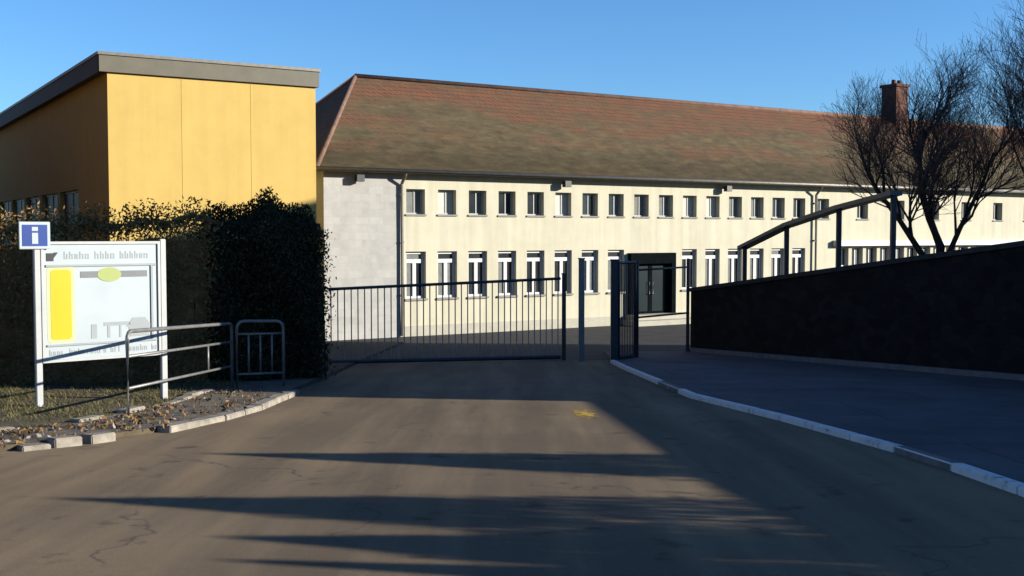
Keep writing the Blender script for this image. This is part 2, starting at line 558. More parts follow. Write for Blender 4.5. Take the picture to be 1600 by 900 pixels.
# yellow paint spot on the road
m = MB()
ring = [(0.98 + math.cos(t * 0.628) * 0.22, 15.0 + math.sin(t * 0.628) * 0.75) for t in range(10)]
m.face([(x, y, gz(y) + 0.008) for x, y in ring])
n = N('faded_yellow_road_paint')
mp = n.node('ShaderNodeMapping')
mp.inputs['Location'].default_value = (-0.98 / 0.2, -15.0 / 0.68, 0)
mp.inputs['Scale'].default_value = (1 / 0.2, 1 / 0.68, 0)
n.link(n.tc.outputs['Object'], mp.inputs['Vector'])
vl = n.node('ShaderNodeVectorMath', operation='LENGTH')
n.link(mp.outputs[0], vl.inputs[0])
wear = n.math('SUBTRACT', n.noise(9, 5, 0.75), n.math('MULTIPLY', vl.outputs['Value'], 0.22))
n.link(n.ramp(wear, [(0.36, (0, 0, 0)), (0.42, (0.9, 0.9, 0.9))]), n.b.inputs['Alpha'])
ymat = n.done(n.ramp(n.noise(14, 4, 0.7), [(0.4, (0.36, 0.23, 0.04)), (0.65, (0.44, 0.30, 0.03))]), 0.85)
tag(m.build('road_marking', ymat), kind='structure')


def interp(tab, x):
    if x <= tab[0][0]:
        return tab[0][1]
    for (a, va), (b, vb) in zip(tab, tab[1:]):
        if x <= b:
            return va + (vb - va) * (x - a) / (b - a)
    return tab[-1][1]


def walltop(y):
    if y <= 20.2:
        return interp([(-8, 1.56), (8, 1.56), (15.5, 1.30), (18.5, 1.40), (20.2, 1.5)], y)
    return 1.5 - (y - 20.2) * (1.36 / 10.37)


def smooth(t):
    t = max(0.0, min(1.0, t))
    return t * t * (3 - 2 * t)


m = MB()
ys = [-8 + i * 1.0 for i in range(47)]
rows = []
for y in ys:
    xw = 9.35 if y <= 20.2 else (9.35 - 0.4234 * (y - 20.2) if y < 30.6 else 4.95 + (y - 30.6) * 0.5)
    row = []
    for i in range(16):
        x = xw + (46 - xw) * (i / 15) ** 1.6
        h = (walltop(min(y, 30.57)) - 0.18 - gz(y)) * smooth((34.5 - y) / 7.5) + 0.02
        row.append((x, y, gz(y) + h + random.uniform(-0.03, 0.03)))
    rows.append(row)
for j in range(len(rows) - 1):
    for i in range(15):
        m.face([rows[j][i], rows[j][i + 1], rows[j + 1][i + 1], rows[j + 1][i]])
tag(m.build('terrain', M['turf'], smooth=True), kind='structure')

# ------------------------------------------------------------------ the school
A = math.atan2(0.529, 0.8486)
ZB = gz(39)
school = thing('school_building', (-6.5, 39.0, ZB), 'long cream school building with mossy hipped tile roof and two rows of windows', 'building', A)
LEN, DEP, WH = 52.0, 10.5, 5.98
RZ, HIP = 10.0, 3.55


def wall_open(m, u0, u1, z0, z1, ops, y0, thick, mi=0):
    """front wall at local y = y0 with real openings and their reveals"""
    us = sorted({u0, u1, *[o[0] for o in ops], *[o[1] for o in ops]})
    zs = sorted({z0, z1, *[o[2] for o in ops], *[o[3] for o in ops]})
    for a, b in zip(us, us[1:]):
        for c, d in zip(zs, zs[1:]):
            uc, zc = (a + b) / 2, (c + d) / 2
            if any(o[0] < uc < o[1] and o[2] < zc < o[3] for o in ops):
                continue
            m.face([(a, y0, c), (b, y0, c), (b, y0, d), (a, y0, d)], mi)
    for a, b, c, d in ops:
        y1 = y0 + thick
        m.face([(a, y0, c), (a, y1, c), (a, y1, d), (a, y0, d)], mi)
        m.face([(b, y0, c), (b, y0, d), (b, y1, d), (b, y1, c)], mi)
        m.face([(a, y0, d), (a, y1, d), (b, y1, d), (b, y0, d)], mi)
        m.face([(a, y0, c), (b, y0, c), (b, y1, c), (a, y1, c)], mi)


UP, LOW = (4.42, 5.34), (1.36, 3.08)
U0, PITCH = 3.55, 1.297
up_c = [U0 + PITCH * i for i in range(16)] + [24.55, 27.2, 29.8, 32.4, 34.9, 37.5, 40.1, 42.7, 45.3]
low_c = [U0 + PITCH * i for i in range(16) if i not in (8,)]
DOOR = (13.40, 15.45, 0.42, 2.80)
low_c = [c for c in low_c if not (DOOR[0] - 0.45 < c < DOOR[1] + 0.45)]
rib_c = [25.9 + 0.98 * i for i in range(20)]
up_ops = [(c - 0.38, c + 0.38, *UP) for c in up_c]
low_ops = [(c - 0.41, c + 0.41, *LOW) for c in low_c]
rib_ops = [(c - 0.38, c + 0.38, 2.2, 3.1) for c in rib_c]

m = MB()
wall_open(m, 2.98, LEN, 0.0, WH, up_ops + low_ops + rib_ops + [DOOR], 0.0, 0.34)
m.face([(LEN, 0, 0), (LEN, DEP, 0), (LEN, DEP, WH), (LEN, 0, WH)])
m.face([(LEN, DEP, 0), (0, DEP, 0), (0, DEP, WH), (LEN, DEP, WH)])
m.build('wall', M['cream'], school)
m = MB()
m.face([(-0.02, -0.04, 0), (2.98, -0.04, 0), (2.98, -0.04, WH), (-0.02, -0.04, WH)])
m.face([(2.98, -0.04, 0), (2.98, 0.10, 0), (2.98, 0.10, WH), (2.98, -0.04, WH)])
m.face([(-0.02, DEP, 0), (-0.02, -0.04, 0), (-0.02, -0.04, WH), (-0.02, DEP, WH)])
m.build('end_bay_cladding', M['stone'], school)
m = MB()
for a, b in ((3.0, DOOR[0] - 0.25), (DOOR[1] + 0.25, LEN)):
    m.box((a, -0.035, 0), (b, 0.1, 0.38))
m.build('plinth', M['plinth'], school)

# roof: four planes with thickness at the eaves
OV = 0.42
ex0, ex1, ey0, ey1 = -OV, LEN + OV, -OV, DEP + OV
EZ = WH + 0.02
r0, r1 = (HIP, DEP / 2, RZ), (LEN - HIP, DEP / 2, RZ)
c = [(ex0, ey0, EZ), (ex1, ey0, EZ), (ex1, ey1, EZ), (ex0, ey1, EZ)]
m = MB()
m.face([c[0], c[1], r1, r0])
m.face([c[1], c[2], r1])
m.face([c[2], c[3], r0, r1])
m.face([c[3], c[0], r0])
roof = m.build('roof', M['roof'], school)
m = MB()
m.tube([r0[:2] + (RZ + 0.01,), r1[:2] + (RZ + 0.01,)], 0.11, 8)
for q, rr in ((c[0], r0), (c[3], r0), (c[1], r1), (c[2], r1)):
    m.tube([q, rr], 0.09, 8)
n = N('ridge_tile')
m.build('ridge_tiles', n.done(n.ramp(n.noise(3, 5), [(0.3, (0.09, 0.06, 0.045)), (0.7, (0.18, 0.10, 0.07))]), 0.9), roof, smooth=True)
m = MB()
m.box((ex0 + 0.01, ey0 + 0.01, EZ - 0.10), (ex1 - 0.01, 0.0, EZ - 0.012))
m.box((ex0 + 0.01, 0.0, EZ - 0.10), (-0.03, ey1 - 0.01, EZ - 0.012))
m.build('soffit', mottled('brown_soffit_board', (0.16, 0.10, 0.07), (0.22, 0.15, 0.11), 3), school)
m = MB()
m.tube([(ex0 - 0.02, ey0 - 0.07, EZ - 0.06), (ex1, ey0 - 0.07, EZ - 0.06)], 0.085, 10)
m.build('gutter', M['zinc'], school, smooth=True)
for u in (2.93, 23.95):
    m = MB()
    m.tube([(u, ey0 - 0.05, EZ - 0.1), (u, ey0, EZ - 0.2), (u, -0.13, EZ - 0.5), (u, -0.13, 0.05)], 0.06, 8)
    for z in (1.5, 3.4, 5.1):
        m.box((u - 0.08, -0.15, z), (u + 0.08, -0.0, z + 0.05))
    m.build('downpipe', M['zinc'], school, smooth=False)
m = MB()
m.box((35.25, DEP / 2 - 0.5, RZ - 0.7), (36.2, DEP / 2 + 0.5, RZ + 1.75))
ch = m.build('chimney', M['brick'], roof)
m = MB()
m.box((35.17, DEP / 2 - 0.58, RZ + 1.75), (36.28, DEP / 2 + 0.58, RZ + 1.9))
for k in range(2):
    m.tube([(35.5 + 0.45 * k, DEP / 2 - 0.1, RZ + 1.9), (35.5 + 0.45 * k, DEP / 2 - 0.1, RZ + 2.15)], [0.13, 0.11], 10)
m.build('chimney_cap', M['brick'], roof)
for u in (1.22, 10.0, 18.4):
    m = MB()
    m.box((u - 0.15, -0.40, WH - 0.44), (u + 0.15, -0.18, WH - 0.20))
    m.tube([(u, -0.2, WH - 0.3), (u, 0.0, WH - 0.22)], 0.03, 6)
    m.build('floodlight', M['darkmetal'], school, bevel=0.01)

PANES_UP = 'glmddldmggllggmdmdgdmdgdm'


def frame_box(m, a, b, c0, d, y, t, w):
    m.box((a, y, c0), (a + w, y + t, d))
    m.box((b - w, y, c0), (b, y + t, d))
    m.box((a + w, y, c0), (b - w, y + t, c0 + w))
    m.box((a + w, y, d - w), (b - w, y + t, d))


def pane(a, b, c0, d, y, kind, parent):
    p = MB()
    mid = a + (b - a) * random.uniform(0.45, 0.6)
    if kind == 'm':
        p.box((a, y, c0), (mid, y + 0.015, d), 0)
        p.box((mid, y, c0), (b, y + 0.015, d), 2)
    else:
        p.box((a, y, c0), (b, y + 0.015, d), {'g': 2, 'l': 1, 'd': 0}[kind])
    return p.build('pane', [M['glass'], M['blind'], M['greyblind']], parent)


for i, (a, b, c0, d) in enumerate(up_ops):
    f = MB()
    frame_box(f, a, b, c0, d, 0.22, 0.06, 0.07)
    f.box((a + 0.41, 0.225, c0 + 0.07), (a + 0.45, 0.27, d - 0.07))
    fo = f.build('window', M['winframegrey'], school)
    pane(a + 0.06, b - 0.06, c0 + 0.06, d - 0.06, 0.25, PANES_UP[i % len(PANES_UP)], fo)
    s = MB()
    s.box((a - 0.04, -0.05, c0 - 0.05), (b + 0.04, 0.22, c0 + 0.012))
    s.build('sill', M['sill'], fo)
LOWK = 'gmddddmmddmmgdml'
for i, (a, b, c0, d) in enumerate(low_ops):
    f = MB()
    zt = d - 0.42
    frame_box(f, a, b, c0, d, 0.14, 0.08, 0.095)
    f.box((a + 0.06, 0.13, zt), (b - 0.06, 0.215, zt + 0.14))
    f.box(((a + b) / 2 - 0.07, 0.135, c0 + 0.06), ((a + b) / 2 + 0.07, 0.21, zt))
    fo = f.build('window', M['winframe'], school)
    kk = LOWK[i % len(LOWK)]
    pane(a + 0.05, (a + b) / 2, c0 + 0.05, zt + 0.02, 0.185, 'd' if kk == 'd' and i % 3 else 'g', fo)
    pane((a + b) / 2, b - 0.05, c0 + 0.05, zt + 0.02, 0.185, 'l' if kk == 'l' else 'g' if i % 5 == 1 else 'd', fo)
    pane(a + 0.05, b - 0.05, zt + 0.10, d - 0.05, 0.19, 'g' if kk == 'g' else 'd', fo)
    s = MB()
    s.box((a - 0.05, -0.07, c0 - 0.06), (b + 0.05, 0.20, c0 + 0.012))
    s.build('sill', M['sill'], fo)
for i, (a, b, c0, d) in enumerate(rib_ops):
    f = MB()
    frame_box(f, a, b, c0, d, 0.16, 0.06, 0.06)
    f.box(((a + b) / 2 - 0.025, 0.165, c0 + 0.06), ((a + b) / 2 + 0.025, 0.21, d - 0.06))
    fo = f.build('window', M['winframe'], school)
    pane(a + 0.05, b - 0.05, c0 + 0.05, d - 0.05, 0.19, random.choice('dgmd'), fo)
m = MB()
m.box((25.2, -0.30, 3.16), (45.2, 0.0, 3.42))
m.build('concrete_band', M['winframe'], school, bevel=0.01)
m = MB()
m.box((25.2, -0.10, 2.02), (45.2, 0.0, 2.16))
m.build('window_sill_band', M['winframe'], school)

# entrance
a, b, c0, d = DOOR
m = MB()
m.box((a - 0.16, -0.22, c0), (a + 0.06, 0.3, d + 0.14))
m.box((b - 0.06, -0.22, c0), (b + 0.16, 0.3, d + 0.14))
m.box((a + 0.06, -0.22, d - 0.30), (b - 0.06, 0.3, d + 0.14))
m.build('door_surround', M['darkdoor'], school)
m = MB()
w2 = (b - a - 0.12) / 2
for k in range(2):
    x0 = a + 0.06 + k * w2
    frame_box(m, x0, x0 + w2, c0, d - 0.30, 0.02, 0.06, 0.10)
door = m.build('door', M['darkdoor'], school)
for k in range(2):
    x0 = a + 0.06 + k * w2
    p = MB()
    p.box((x0 + 0.09, 0.04, c0 + 0.09), (x0 + w2 - 0.09, 0.06, d - 0.39))
    p.build('pane', M['teal'], door)
p = MB()
for k in (-1, 1):
    xx = (a + b) / 2 + k * 0.09
    p.tube([(xx, 0.0, c0 + 0.8), (xx, -0.05, c0 + 0.82), (xx, -0.05, c0 + 1.3), (xx, 0.0, c0 + 1.32)], 0.015, 6)
p.build('handle', M['galv'], door)
m = MB()
m.box((a - 0.5, -1.0, 0), (b + 0.9, 0.0, 0.21))
m.box((a - 0.3, -0.6, 0.21), (b + 0.6, 0.0, 0.42))
m.build('entrance_step', M['plinth'], school, bevel=0.012)

# ------------------------------------------------------------------ the ochre hall on the left
hall = thing('hall_building', (-10.7, 30.0, gz(30) - 0.2), 'tall ochre yellow hall with flat grey roof behind the hedge', 'building', A)
HZ = 5.88 - (gz(30) - 0.2)
W_, L_ = 5.85, 24.0
m = MB()
m.face([(0, 0, 0), (W_, 0, 0), (W_, 0, HZ), (0, 0, HZ)])
m.face([(W_, 0, 0), (W_, L_, 0), (W_, L_, HZ), (W_, 0, HZ)])
m.face([(W_, L_, 0), (0, L_, 0), (0, L_, HZ), (W_, L_, HZ)])
WOP = [(4.0 + 3.3 * i, 6.9 + 3.3 * i) for i in range(5)]
zb, zt = 3.0, 4.75
us = [0] + [x for o in WOP for x in o] + [L_]
for q in range(len(us) - 1):
    a, b = us[q], us[q + 1]
    if q % 2 == 0:
        m.face([(0, b, 0), (0, a, 0), (0, a, HZ), (0, b, HZ)])
    else:
        m.face([(0, b, 0), (0, a, 0), (0, a, zb), (0, b, zb)])
        m.face([(0, b, zt), (0, a, zt), (0, a, HZ), (0, b, HZ)])
        for z in (zb, zt):
            m.face([(0, a, z), (0, b, z), (0.2, b, z), (0.2, a, z)])
        for y in (a, b):
            m.face([(0, y, zb), (0.2, y, zb), (0.2, y, zt), (0, y, zt)])
m.build('wall', M['ochre'], hall)
m = MB()
for x in (1.95, 3.9):
    m.box((x, -0.007, 0), (x + 0.012, 0.0, HZ - 0.01))
m.build('panel_joint', mottled('ochre_joint', (0.36, 0.26, 0.085), (0.42, 0.31, 0.10), 3), hall)
for a, b in WOP:
    f = MB()
    f.box((0.10, a, zb), (0.16, a + 0.07, zt))
    f.box((0.10, b - 0.07, zb), (0.16, b, zt))
    f.box((0.10, a, zb), (0.16, b, zb + 0.07))
    f.box((0.10, a, zt - 0.07), (0.16, b, zt))
    f.box((0.105, (a + b) / 2 - 0.03, zb), (0.155, (a + b) / 2 + 0.03, zt))
    fo = f.build('window', mottled('grey_window_frame', (0.2, 0.2, 0.2), (0.25, 0.25, 0.25), 4, 0.5), hall)
    p = MB()
    p.box((0.125, a + 0.05, zb + 0.05), (0.135, b - 0.05, zt - 0.05))
    p.build('pane', M['dullglass'], fo)
m = MB()
m.box((-0.22, -0.10, HZ), (W_ + 0.08, L_ + 0.1, HZ + 0.50))
m.build('roof', [M['fascia']], hall)
m = MB()
m.box((-0.26, -0.14, HZ + 0.44), (W_ + 0.12, L_ + 0.14, HZ + 0.52))
m.build('roof_edging', M['zinc'], hall)
m = MB()
m.box((-0.235, -0.04, HZ - 0.02), (-0.222, L_ + 0.1, HZ + 0.47))
m.build('fascia_board', M['darkfascia'], hall)

# ------------------------------------------------------------------ retaining wall on the right with its railing
wall = thing('retaining_wall', (9.25, 20.2, gz(20.2)), 'long dark stone retaining wall beside the pavement, sloping down to the gate', 'wall')
wz = wall.location.z
WB = offset_line(WALL, -0.34)
if WB[0][0] < WALL[0][0]:
    WB = offset_line(WALL, 0.34)


def wall_strip(m, front, back, z0f, z1f):
    for i in range(len(front) - 1):
        f0, f1, b0, b1 = front[i], front[i + 1], back[i], back[i + 1]
        def P(p, zf):
            return (p[0] - 9.25, p[1] - 20.2, zf(p[1]) - wz)
        m.face([P(f0, z0f), P(f1, z0f), P(f1, z1f), P(f0, z1f)])
        m.face([P(b1, z0f), P(b0, z0f), P(b0, z1f), P(b1, z1f)])
        m.face([P(f0, z1f), P(f1, z1f), P(b1, z1f), P(b0, z1f)])
        m.face([P(f1, z0f), P(f0, z0f), P(b0, z0f), P(b1, z0f)])
        if i == 0:
            m.face([P(f0, z0f), P(f0, z1f), P(b0, z1f), P(b0, z0f)])
        if i == len(front) - 2:
            m.face([P(f1, z0f), P(b1, z0f), P(b1, z1f), P(f1, z1f)])


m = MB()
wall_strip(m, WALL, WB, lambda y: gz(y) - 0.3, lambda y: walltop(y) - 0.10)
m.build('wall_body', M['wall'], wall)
sgn = 1 if WB[0][0] > WALL[0][0] else -1
kx = 0.34 / (WB[0][0] - WALL[0][0]) if WB[0][0] != WALL[0][0] else 1
CF, CB = offset_line(WALL, (0.05 if WB == offset_line(WALL, -0.34) else -0.05)), offset_line(WALL, (-0.39 if WB == offset_line(WALL, -0.34) else 0.39))
m = MB()
wall_strip(m, CF, CB, lambda y: walltop(y) - 0.10, lambda y: walltop(y))
m.build('coping', M['coping'], wall)
FF = offset_line(WALL, (0.16 if WB == offset_line(WALL, -0.34) else -0.16))
m = MB()
wall_strip(m, FF, WALL, lambda y: gz(y), lambda y: gz(y) + 0.17)
m.build('footing_strip', M['kerbgrey'], wall)

rp = [(5.74, 28.46, 1.29), (6.41, 26.87, 1.81), (7.14, 25.10, 2.19), (7.81, 23.50, 2.44)]
rail = thing('handrail', (6.9, 25.7, walltop(25.7)), 'dark metal handrail climbing along the top of the retaining wall', 'railing')
ro = rail.location
for x, y, z in rp:
    m = MB()
    x, y = x + 0.15, y + 0.06
    m.box((x - 0.05 - ro.x, y - 0.05 - ro.y, walltop(y) - 0.05 - ro.z), (x + 0.05 - ro.x, y + 0.05 - ro.y, z - 0.04 - ro.z))
    m.build('post', M['darkmetal'], rail)
pts = rp[:3] + [(7.84, 23.42, 2.46)]
pts[0] = (5.70, 28.55, 1.26)
m = MB()
for i in range(len(pts) - 1):
    a, b = Vector(pts[i]) + Vector((0.15, 0.06, 0)) - ro, Vector(pts[i + 1]) + Vector((0.15, 0.06, 0)) - ro
    d = (b - a)
    nrm = Vector((d.y, -d.x, 0)).normalized() * 0.16
    t = Vector((0, 0, 0.095 if i else 0.08))
    q = [a - nrm, b - nrm, b + nrm, a + nrm]
    lo = [p - t * 0.5 for p in q]
    hi = [p + t * 0.5 for p in q]
    m.face(hi)
    m.face(list(reversed(lo)))
    for k in range(4):
        k2 = (k + 1) % 4
        m.face([lo[k], lo[k2], hi[k2], hi[k]])
n = N('weathered_rail_capping')
m.build('top_rail', n.done(n.ramp(n.noise(2, 4), [(0.3, (0.075, 0.09, 0.105)), (0.7, (0.13, 0.15, 0.17))]), 0.35, 0.3), rail)

# ------------------------------------------------------------------ gate and fence across the drive
GA, GB = Vector((-4.15, 25.4)), Vector((1.18, 27.5))


def gate_leaf(name, A_, B_, zt0, zt1, clear, label, cat, spacing, rad, group=None, rail_mat='darkmetal', bar_mat='galvdull'):
    d = B_ - A_
    L = d.length
    g = thing(name, (A_.x, A_.y, gz(A_.y)), label, cat, math.atan2(d.y, d.x), group)
    z0 = g.location.z
    bz = lambda u: gz(A_.y + d.y * u / L) + clear - z0
    tz = lambda u: zt0 + (zt1 - zt0) * u / L - z0
    m = MB()
    m.tube([(0, 0, tz(0)), (L, 0, tz(L))], 0.035, 8)
    m.build('top_rail', M[rail_mat], g)
    m = MB()
    m.tube([(0, 0, bz(0)), (L, 0, bz(L))], 0.05, 8)
    m.build('bottom_rail', M[rail_mat], g)
    m = MB()
    k = int(L / spacing)
    for i in range(k + 1):
        u = 0.06 + (L - 0.12) * i / k
        m.tube([(u, 0, bz(u)), (u, 0, tz(u) - 0.01)], rad, 6)
    m.build('bars', M[bar_mat], g)
    return g


gate_leaf('sliding_gate', GA, GB, 0.36, 0.52, 0.08, 'wide barred driveway gate with thin vertical grey bars', 'gate', 0.155, 0.014)


def post(x, y, top, half, mat, label):
    p = thing('gate_post', (x, y, gz(y)), label, 'post')
    m = MB()
    m.box((-half, -half, -0.1), (half, half, top - gz(y)))
    m.build('shaft', mat, p, bevel=0.008)
    m = MB()
    m.box((-half - 0.015, -half - 0.015, top - gz(y)), (half + 0.015, half + 0.015, top - gz(y) + 0.03))
    m.build('cap', mat, p)
    return p


post(1.27, 27.5, 0.62, 0.05, M['darkmetal'], 'short dark post at the right end of the wide driveway gate')
post(1.68, 27.2, 1.0, 0.07, M['galv'], 'tall grey post between the driveway gate and the small gate')
post(2.42, 26.6, 0.98, 0.085, M['darkmetal'], 'tall thick dark post that carries the open small gate')
g = gate_leaf('pedestrian_gate', Vector((2.53, 26.68)), Vector((3.02, 27.6)), 0.92, 0.92, 0.10,
              'narrow dark barred pedestrian gate standing open beside the tall post', 'gate', 0.11, 0.012, bar_mat='darkmetal')
m = MB()
Lg = (Vector((3.02, 27.6)) - Vector((2.53, 26.68))).length
for u in (0.0, Lg):
    m.box((u - 0.03, -0.03, 0.05), (u + 0.03, 0.03, 0.92 - g.location.z + 0.03))
m.build('stile', M['darkmetal'], g)
FA, FB = Vector((3.08, 27.7)), Vector((4.78, 30.4))
df = FB - FA
Lf = df.length
f = thing('boundary_fence', (FA.x, FA.y, gz(FA.y)), 'short open two-rail fence joining the small gate to the wall end', 'fence', math.atan2(df.y, df.x))
fz = f.location.z
for za, zb3 in ((0.72, 0.72), (-0.45, -0.52)):
    m = MB()
    m.tube([(0, 0, za - fz), (Lf, 0, zb3 - fz)], 0.026, 8)
    m.build('rail', M['darkmetal'], f, smooth=True)
for u in (0.0, Lf * 0.98):
    m = MB()
    dz = gz(FA.y + df.y * u / Lf) - fz
    m.box((u - 0.035, -0.035, dz - 0.1), (u + 0.035, 0.035, 0.95 - fz))
    m.build('post', M['darkmetal'], f, bevel=0.006)

# ------------------------------------------------------------------ notice board, blue sign, barriers
P0, P1 = Vector((-6.50, 15.4)), Vector((-5.14, 16.55))
d = P1 - P0
SW = d.length
sign = thing('notice_board', (P0.x, P0.y, gz(P0.y) + 0.1), 'white framed notice board on two posts with a yellow strip', 'sign', math.atan2(d.y, d.x))
sz = sign.location.z
T = 1.50 - sz
Bz = -0.17 - sz
for u, top in ((0.0, 1.73 - sz), (SW, 1.53 - sz)):
    m = MB()
    dz = gz(P0.y + d.y * u / SW) + 0.1 - sz
    m.box((u - 0.043, -0.04, dz - 0.2), (u + 0.043, 0.04, top))
    m.build('post', M['signpost'], sign, bevel=0.008)
m = MB()
m.box((0.05, -0.02, Bz + 0.03), (SW - 0.05, 0.02, T - 0.03))
board = m.build('board', M['signwhite'], sign)
m = MB()
frame_box(m, 0.046, SW - 0.046, Bz, T, -0.045, 0.09, 0.038)
m.build('frame', M['signpost'], sign)
m = MB()
HB = T - 0.05 - 0.27
m.box((0.11, -0.040, HB - 0.03), (SW - 0.11, -0.02, HB))
m.box((0.11, -0.040, Bz + 0.22), (SW - 0.11, -0.02, Bz + 0.245))
m.box((SW - 0.19, -0.039, Bz + 0.25), (SW - 0.16, -0.02, HB - 0.03))
m.build('divider', M['softprint'], sign)


def glyphs(m, x, z, h, words, y, wd=0.62):
    """rows of small letter shapes, too small in the photograph to be read"""
    for wlen in words:
        for k in range(wlen):
            gw = h * wd * random.uniform(0.75, 1.0)
            s = h * 0.17
            kind = random.randrange(5)
            hh = h if (k == 0 or random.random() < 0.25) else h * 0.72
            m.box((x, y, z), (x + s, y + 0.003, z + hh))
            if kind != 0:
                m.box((x + gw - s, y, z), (x + gw, y + 0.003, z + h * 0.7))
            if kind in (1, 2, 4):
                m.box((x + s, y, z + h * 0.7 - s), (x + gw - s, y + 0.003, z + h * 0.7))
            if kind in (2, 3):
                m.box((x + s, y, z), (x + gw - s, y + 0.003, z + s))
            x += gw + h * 0.2
        x += h * 0.55
    return x


def lettering(name, x, z, h, words, mat, wd):
    for wlen in words:
        m = MB()
        x = glyphs(m, x, z, h, (wlen,), -0.0235, wd)
        m.build(name, M[mat], board)


lettering('heading_word', 0.36, HB + 0.075, 0.105, (5, 4, 6), 'softprint', 0.56)
m = MB()
m.box((0.12, -0.025, HB + 0.05), (0.22, -0.02, HB + 0.16))
m.face([(0.22, -0.025, HB + 0.09), (0.28, -0.025, HB + 0.17), (0.22, -0.025, HB + 0.17)])
m.build('emblem', M['blackprint'], board)


def rrect(x0, z0, x1, z1, r, y):
    pts = []
    for cx, cz, a0 in ((x1 - r, z1 - r, 0), (x0 + r, z1 - r, 90), (x0 + r, z0 + r, 180), (x1 - r, z0 + r, 270)):
        for k in range(7):
            t = R(a0 + 15 * k)
            pts.append((cx + r * math.cos(t), y, cz + r * math.sin(t)))
    return list(reversed(pts))


YZ0, YZ1 = Bz + 0.29, HB - 0.05
m = MB()
m.face(rrect(0.12, YZ0 - 0.03, 0.50, YZ1 + 0.03, 0.07, -0.0225))
m.build('yellow_strip_border', M['paleyellow'], board)
m = MB()
m.face(rrect(0.17, YZ0 + 0.02, 0.45, YZ1 - 0.02, 0.05, -0.0255))
m.build('yellow_strip', M['yellow'], board)
m = MB()
m.box((0.58, -0.0245, HB - 0.19), (SW - 0.24, -0.02, HB - 0.10))
m.build('title_bar', M['greyprint'], board)
m = MB()
pts = [(0.99 + 0.17 * math.cos(R(-12 * k)), -0.027, HB - 0.15 + 0.10 * math.sin(R(-12 * k))) for k in range(30)]
m.face(pts)
m.build('title_emblem', M['greenprint'], board)
# small grey drawing low on the panel: a house front, a figure, a long roof line
m = MB()
y = -0.0245
z0 = Bz + 0.30
m.box((0.72, y, z0), (0.80, -0.02, z0 + 0.20))
m.build('drawn_figure', M['softprint'], board)
m = MB()
m.box((0.90, y, z0 + 0.17), (1.28, -0.02, z0 + 0.22))
m.box((0.95, y, z0), (0.99, -0.02, z0 + 0.17))
m.box((1.12, y, z0), (1.15, -0.02, z0 + 0.17))
m.build('drawn_shelter', M['softprint'], board)
m = MB()
m.face([(1.26, y, z0), (1.56, y, z0), (1.56, y, z0 + 0.14), (1.60, y, z0 + 0.14), (1.50, y, z0 + 0.27), (1.32, y, z0 + 0.27), (1.22, y, z0 + 0.14), (1.26, y, z0 + 0.14)])
m.build('drawn_house', M['softprint'], board)
lettering('footer_word', 0.14, Bz + 0.09, 0.085, (4, 9, 3, 6, 4), 'softprint', 0.55)

info = thing('information_sign', (P0.x, P0.y, 1.40), 'small square blue information sign with white centre mark atop left post', 'sign', math.atan2(d.y, d.x))
m = MB()
m.box((-0.245, -0.075, 0.0), (0.165, -0.055, 0.37))
plate = m.build('plate', M['signwhite'], info, bevel=0.006)
m = MB()
m.box((-0.205, -0.080, 0.04), (0.125, -0.074, 0.33))
m.build('blue_field', M['blueprint'], plate)
m = MB()
m.box((-0.08, -0.085, 0.07), (0.0, -0.079, 0.22))
m.box((-0.08, -0.085, 0.245), (0.0, -0.079, 0.30))
m.build('white_mark', M['signwhite'], plate)
m = MB()
m.box((-0.05, -0.055, 0.08), (0.05, -0.04, 0.12))
m.box((-0.05, -0.055, 0.24), (0.05, -0.04, 0.28))
m.build('clamp', M['galv'], info)


def barrier(A_, B_, h, rails, uprights, label, mat):
    d = B_ - A_
    L = d.length
    g = thing('guard_rail', (A_.x, A_.y, gz(A_.y) + 0.1), label, 'barrier', math.atan2(d.y, d.x))
    z = lambda u: gz(A_.y + d.y * u / L) + 0.1 - g.location.z
    r = 0.12
    m = MB()
    arc = lambda cx, cz, a0, a1: [(cx + r * math.cos(R(a)), 0, cz + r * math.sin(R(a))) for a in (a0, (2 * a0 + a1) / 3, (a0 + 2 * a1) / 3, a1)]
    m.tube([(0, 0, z(0) - 0.15)] + arc(r, z(0) + h - r, 180, 90) + arc(L - r, z(L) + h - r, 90, 0) + [(L, 0, z(L) - 0.15)], 0.027, 8)
    m.build('hoop', M[mat], g, smooth=True)
    for q in rails:
        m = MB()
        m.tube([(0.02, 0, z(0) + q), (L - 0.02, 0, z(L) + q)], 0.02, 8)
        m.build('rail', M[mat], g, smooth=True)
    for u, q0, q1 in uprights:
        m = MB()
        m.tube([(u * L, 0, z(u * L) + q0), (u * L, 0, z(u * L) + q1)], 0.017, 8)
        m.build('upright', M[mat], g, smooth=True)
    return g


barrier(Vector((-4.80, 14.0)), Vector((-4.62, 18.5)), 1.04, (0.33, 0.73), ((0.72, 0.33, 0.73),),
        'long low grey tubular guard rail in front of the notice board', 'galv')
barrier(Vector((-4.50, 18.35)), Vector((-3.82, 18.75)), 1.07, (0.2, 0.86), ((0.25, 0.2, 0.86), (0.5, 0.2, 0.86), (0.75, 0.2, 0.86)),
        'narrow grey hooped guard rail by the dark evergreen hedge', 'galv')

